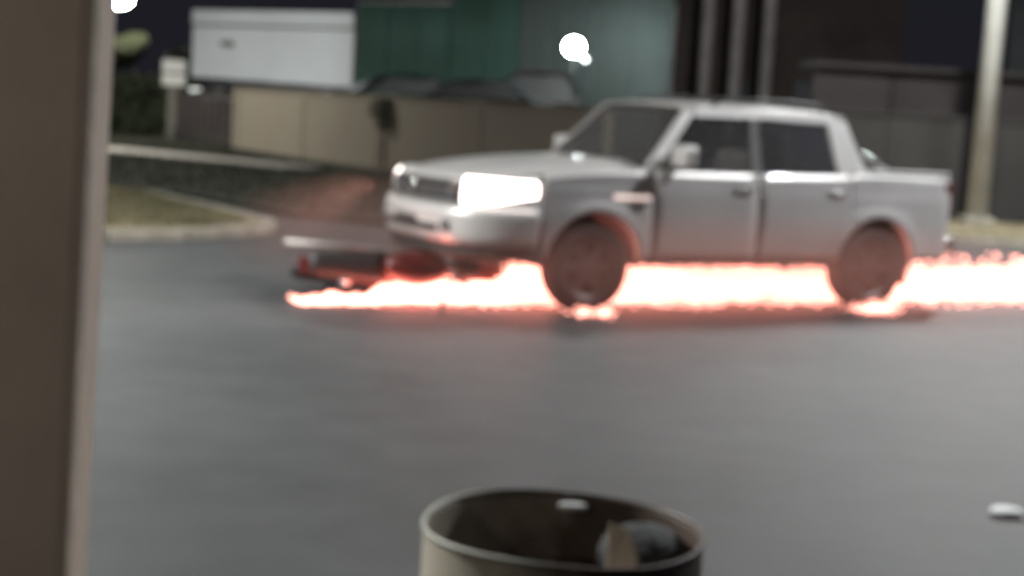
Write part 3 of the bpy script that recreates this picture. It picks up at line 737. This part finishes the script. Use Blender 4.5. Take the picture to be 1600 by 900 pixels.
# ================================================================= SPARKS
def sparks():
    me = bpy.data.meshes.new('sparks'); vs = []; fs = []
    hd3 = Vector((hd_v.x, hd_v.y, 0)); lf = Vector((-hd_v.y, hd_v.x, 0)); O = Vector((1.56, 14.05, 0))
    fwd = -hd3
    rnd = random.Random(5)
    def add(p, d, L, r):
        d = d.normalized(); a = d.orthogonal().normalized(); b = d.cross(a); k = len(vs)
        m = p + d * L * .35
        vs.append(tuple(p)); vs.extend([tuple(m + a * r), tuple(m + (-a * .5 + b * .87) * r), tuple(m + (-a * .5 - b * .87) * r)]); vs.append(tuple(p + d * L))
        fs.extend([(k, k + 1, k + 2), (k, k + 2, k + 3), (k, k + 3, k + 1), (k + 4, k + 2, k + 1), (k + 4, k + 3, k + 2), (k + 4, k + 1, k + 3)])
    N = 24000
    for i in range(N):
        s = rnd.uniform(0, 1) * 10.3 - .75                     # distance behind the scraping front end
        u = 3.15 - s
        spread = .12 + .55 * min(1, max(0, s) / 2.2)
        lat = rnd.gauss(.14, spread * .62)
        if lat > .42 and (lat > 1.12 or rnd.random() > math.exp(-(lat - .42) * 5.0)): continue
        if abs(lat) > .62 and min(abs(u - UF), abs(u - UR)) < .40: continue
        if s < 0 and rnd.random() > 1 + s / .8: continue
        hmax = (.055 if s > 0 else .055 + .05 * s) + .17 * min(1, max(0, s) / 1.3) + .03 * math.sin(s * 5.1) + .025 * math.sin(s * 13) + .015 * math.sin(s * 31)
        hmax *= .86 if s > 5.2 else 1
        z = .010 + (hmax if lat < .5 else .10) * rnd.random() ** .8
        if rnd.random() < .03: z += rnd.uniform(.02, .16) * min(1, max(0, s) / 2)
        p = O + hd3 * u + lf * lat; p.z = z
        d = fwd + Vector((rnd.gauss(0, .18), rnd.gauss(0, .18), rnd.gauss(.06, .20)))
        add(p, d, rnd.uniform(.04, .12), rnd.uniform(.005, .010))
    for cu, n in ((UF, 90), (UR, 240)):                        # bits bouncing off in front of the wheels
        for i in range(n):
            p = O + hd3 * (cu + rnd.gauss(.05, .12)) + lf * (1.0 + abs(rnd.gauss(0, .10))); p.z = .01 + abs(rnd.gauss(0, .03))
            add(p, fwd + Vector((rnd.gauss(0, .5), rnd.gauss(0, .5), rnd.uniform(0, .5))), rnd.uniform(.03, .07), .006)
    for i in range(260):                                       # larger bits thrown up behind the tail
        p = O + hd3 * rnd.uniform(-2.7, -6.5) + lf * rnd.uniform(-.6, .5); p.z = .21 + abs(rnd.gauss(0, .08))
        add(p, fwd + Vector((rnd.gauss(0, .5), rnd.gauss(0, .5), rnd.uniform(-.3, .6))), rnd.uniform(.05, .10), .013)
    me.from_pydata(vs, [], fs)
    return tag(link('sparks', me, emit('white_hot_spark', (1.0, .42, .33), 5.0)), 'dense shower of white hot sparks streaming along the road under the pickup', 'sparks', kind='stuff')
sparks()

def glow_haze(size, loc, rz, dens, label):
    bm = bmesh.new(); bmesh.ops.create_icosphere(bm, subdivisions=3, radius=1); bmesh.ops.scale(bm, vec=size, verts=bm.verts[:])
    m = bpy.data.materials.new('red_glow_haze'); m.use_nodes = True; nt = m.node_tree; nt.nodes.remove(nt.nodes['Principled BSDF'])
    pv = nt.nodes.new('ShaderNodeVolumePrincipled'); pv.inputs['Color'].default_value = (.70, .36, .30, 1)  # volume added for the sparks' bloom, its red put into the colour
    t = nt.nodes.new('ShaderNodeTexCoord'); vm = nt.nodes.new('ShaderNodeVectorMath'); vm.operation = 'LENGTH'
    mp = nt.nodes.new('ShaderNodeMapping'); mp.inputs['Scale'].default_value = tuple(1 / c for c in size)
    mr = nt.nodes.new('ShaderNodeMapRange'); mr.inputs['From Min'].default_value = 1.0; mr.inputs['From Max'].default_value = .15
    mr.inputs['To Min'].default_value = 0; mr.inputs['To Max'].default_value = dens
    nt.links.new(t.outputs['Object'], mp.inputs['Vector']); nt.links.new(mp.outputs[0], vm.inputs[0]); nt.links.new(vm.outputs['Value'], mr.inputs['Value'])
    nt.links.new(mr.outputs[0], pv.inputs['Density']); nt.links.new(pv.outputs[0], nt.nodes['Material Output'].inputs['Volume'])
    o = obj('glow_haze', bm, m, None, True); o.location = loc; o.rotation_euler = (0, 0, rz)
    return tag(o, label, 'glow_haze', kind='stuff')
glow_haze((1.7, .9, .60), (-1.0, 13.1, .50), math.radians(20), .32, 'thin haze tinted with the red spark glow around the fallen motorcycle ahead of the bumper')
glow_haze((3.6, .75, .50), (2.15, 12.95, .42), TR.rotation_euler.z, .80, 'thin haze tinted with the red spark glow, low along the near side of the pickup')

# ================================================================= FOREGROUND
pp = thing('porch_post', 'thick brown square post close to the camera at the left edge', 'post', (-.972, 3.02, 0), math.radians(-7))
bm = bmesh.new(); box(bm, (-.115, -.105, 0), (.115, .105, 3.6), bevel=.03); obj('shaft', bm, M['post'], pp)
boxo('foot', (-.15, -.14, 0), (.15, .14, .12), M['kerb'], pp, .01)
pp.rotation_euler = (0, math.radians(1.45), math.radians(4)); pp.location.x = -.996

pl_ = thing('fill_lamp', 'added pendant fill lamp outside the frame, above and left of the camera', 'lamp', (-2.3, .5, 2.4))  # unseen lamp added to lift the dark front of the post
tubeo('cord', [(0, 0, .1), (0, 0, .9)], .006, M['plastic'], pl_, 6)
bm = bmesh.new(); lathe(bm, [(.03, .12), (.05, .1), (.12, .0), (.125, .0), (.055, .11), (.03, .13)], 24); obj('lamp_shade', bm, M['steel'], pl_, True)
bm = bmesh.new(); bmesh.ops.create_icosphere(bm, subdivisions=2, radius=.035); obj('bulb', bm, emit('fill_bulb', (1, .86, .66), 8), pl_, True)
ld = bpy.data.lights.new('lamp_light', 'POINT'); ld.energy = 32; ld.color = (1, .88, .7); ld.shadow_soft_size = .05
lo = bpy.data.objects.new('lamp_light', ld); C.objects.link(lo); lo.parent = pl_; lo.location = (0, 0, -.06)

dr = thing('oil_drum', 'open rusty steel drum used as a rubbish bin in the foreground', 'drum', (.137, 3.06, 0))
R_ = .292; H_ = .825
bm = bmesh.new()
prof = [(.0, 0.01), (R_ - .01, 0.0), (R_, .02), (R_, .27), (R_ + .009, .285), (R_, .30), (R_, .55), (R_ + .009, .565), (R_, .58), (R_, H_ - .02), (R_ - .003, H_ - .01), (R_ - .006, H_ - .02), (R_ - .008, .05), (0, .05)]
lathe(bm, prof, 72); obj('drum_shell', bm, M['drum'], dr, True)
bm = bmesh.new(); rg = lathe(bm, [(R_ - .006, H_ - .010), (R_ - .003, H_ - .003), (R_ + .002, H_ - .003), (R_ + .005, H_ - .008), (R_ + .002, H_ - .015), (R_ - .004, H_ - .015), (R_ - .006, H_ - .010)], 72)
for v in bm.verts: v.co.z += .004 * math.sin(3 * math.atan2(v.co.y, v.co.x) + 1)
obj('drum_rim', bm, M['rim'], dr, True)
# rubbish inside
bm = bmesh.new(); bmesh.ops.create_grid(bm, x_segments=28, y_segments=28, size=.275)
for v in bm.verts[:]:
    r = v.co.length
    if r > .277: v.co *= .277 / r
    v.co.z = .66 + .02 * math.sin(v.co.x * 31) * math.cos(v.co.y * 27) + random.uniform(-.006, .006)
obj('rubbish_layer', bm, M['rubbish'], dr, True)
def crumple(name, label, cat, loc, size, m, flat=.5, seed=1, sub=3, rot=(0, 0, 0), rough=(.72, 1.12)):
    rnd = random.Random(seed); bm = bmesh.new(); bmesh.ops.create_icosphere(bm, subdivisions=sub, radius=1)
    for v in bm.verts: v.co *= rnd.uniform(*rough); v.co.z *= flat
    bmesh.ops.scale(bm, vec=size, verts=bm.verts[:]); o = obj(name, bm, m)
    o.location = loc; o.rotation_euler = rot
    return tag(o, label, cat)
crumple('bin_bag', 'dark grey crumpled plastic bag at the right inside the drum', 'bag', (.315, 3.13, .745), (.10, .11, .085), M['bag'], .8, 3, 4, (0, 0, 0), (.97, 1.015))
crumple('paper_scrap', 'crumpled white paper catching light at the back inside the drum', 'paper', (.165, 3.31, .795), (.036, .016, .016), M['paper'], .7, 4, 2)
crumple('paper_litter', 'crumpled white litter lying on the asphalt at the right edge', 'litter', (2.265, 6.57, .022), (.085, .075, .022), M['paper'], .8, 6, 2)
# a torn piece of card standing in the drum
bm = bmesh.new(); f = bm.faces.new([bm.verts.new(p) for p in [(-.035, 0, -.05), (.045, -.015, -.05), (.012, .015, .055), (-.028, .012, .065)]])
ex = bmesh.ops.extrude_face_region(bm, geom=[f]); bmesh.ops.translate(bm, vec=(0, .004, 0), verts=[v for v in ex['geom'] if isinstance(v, bmesh.types.BMVert)])
cdp = obj('card_scrap', bm, M['card']); cdp.location = (.262, 3.03, .772); cdp.rotation_euler = (-.2, 0, .1)
tag(cdp, 'torn beige card sticking up beside the grey bag in the drum', 'card')
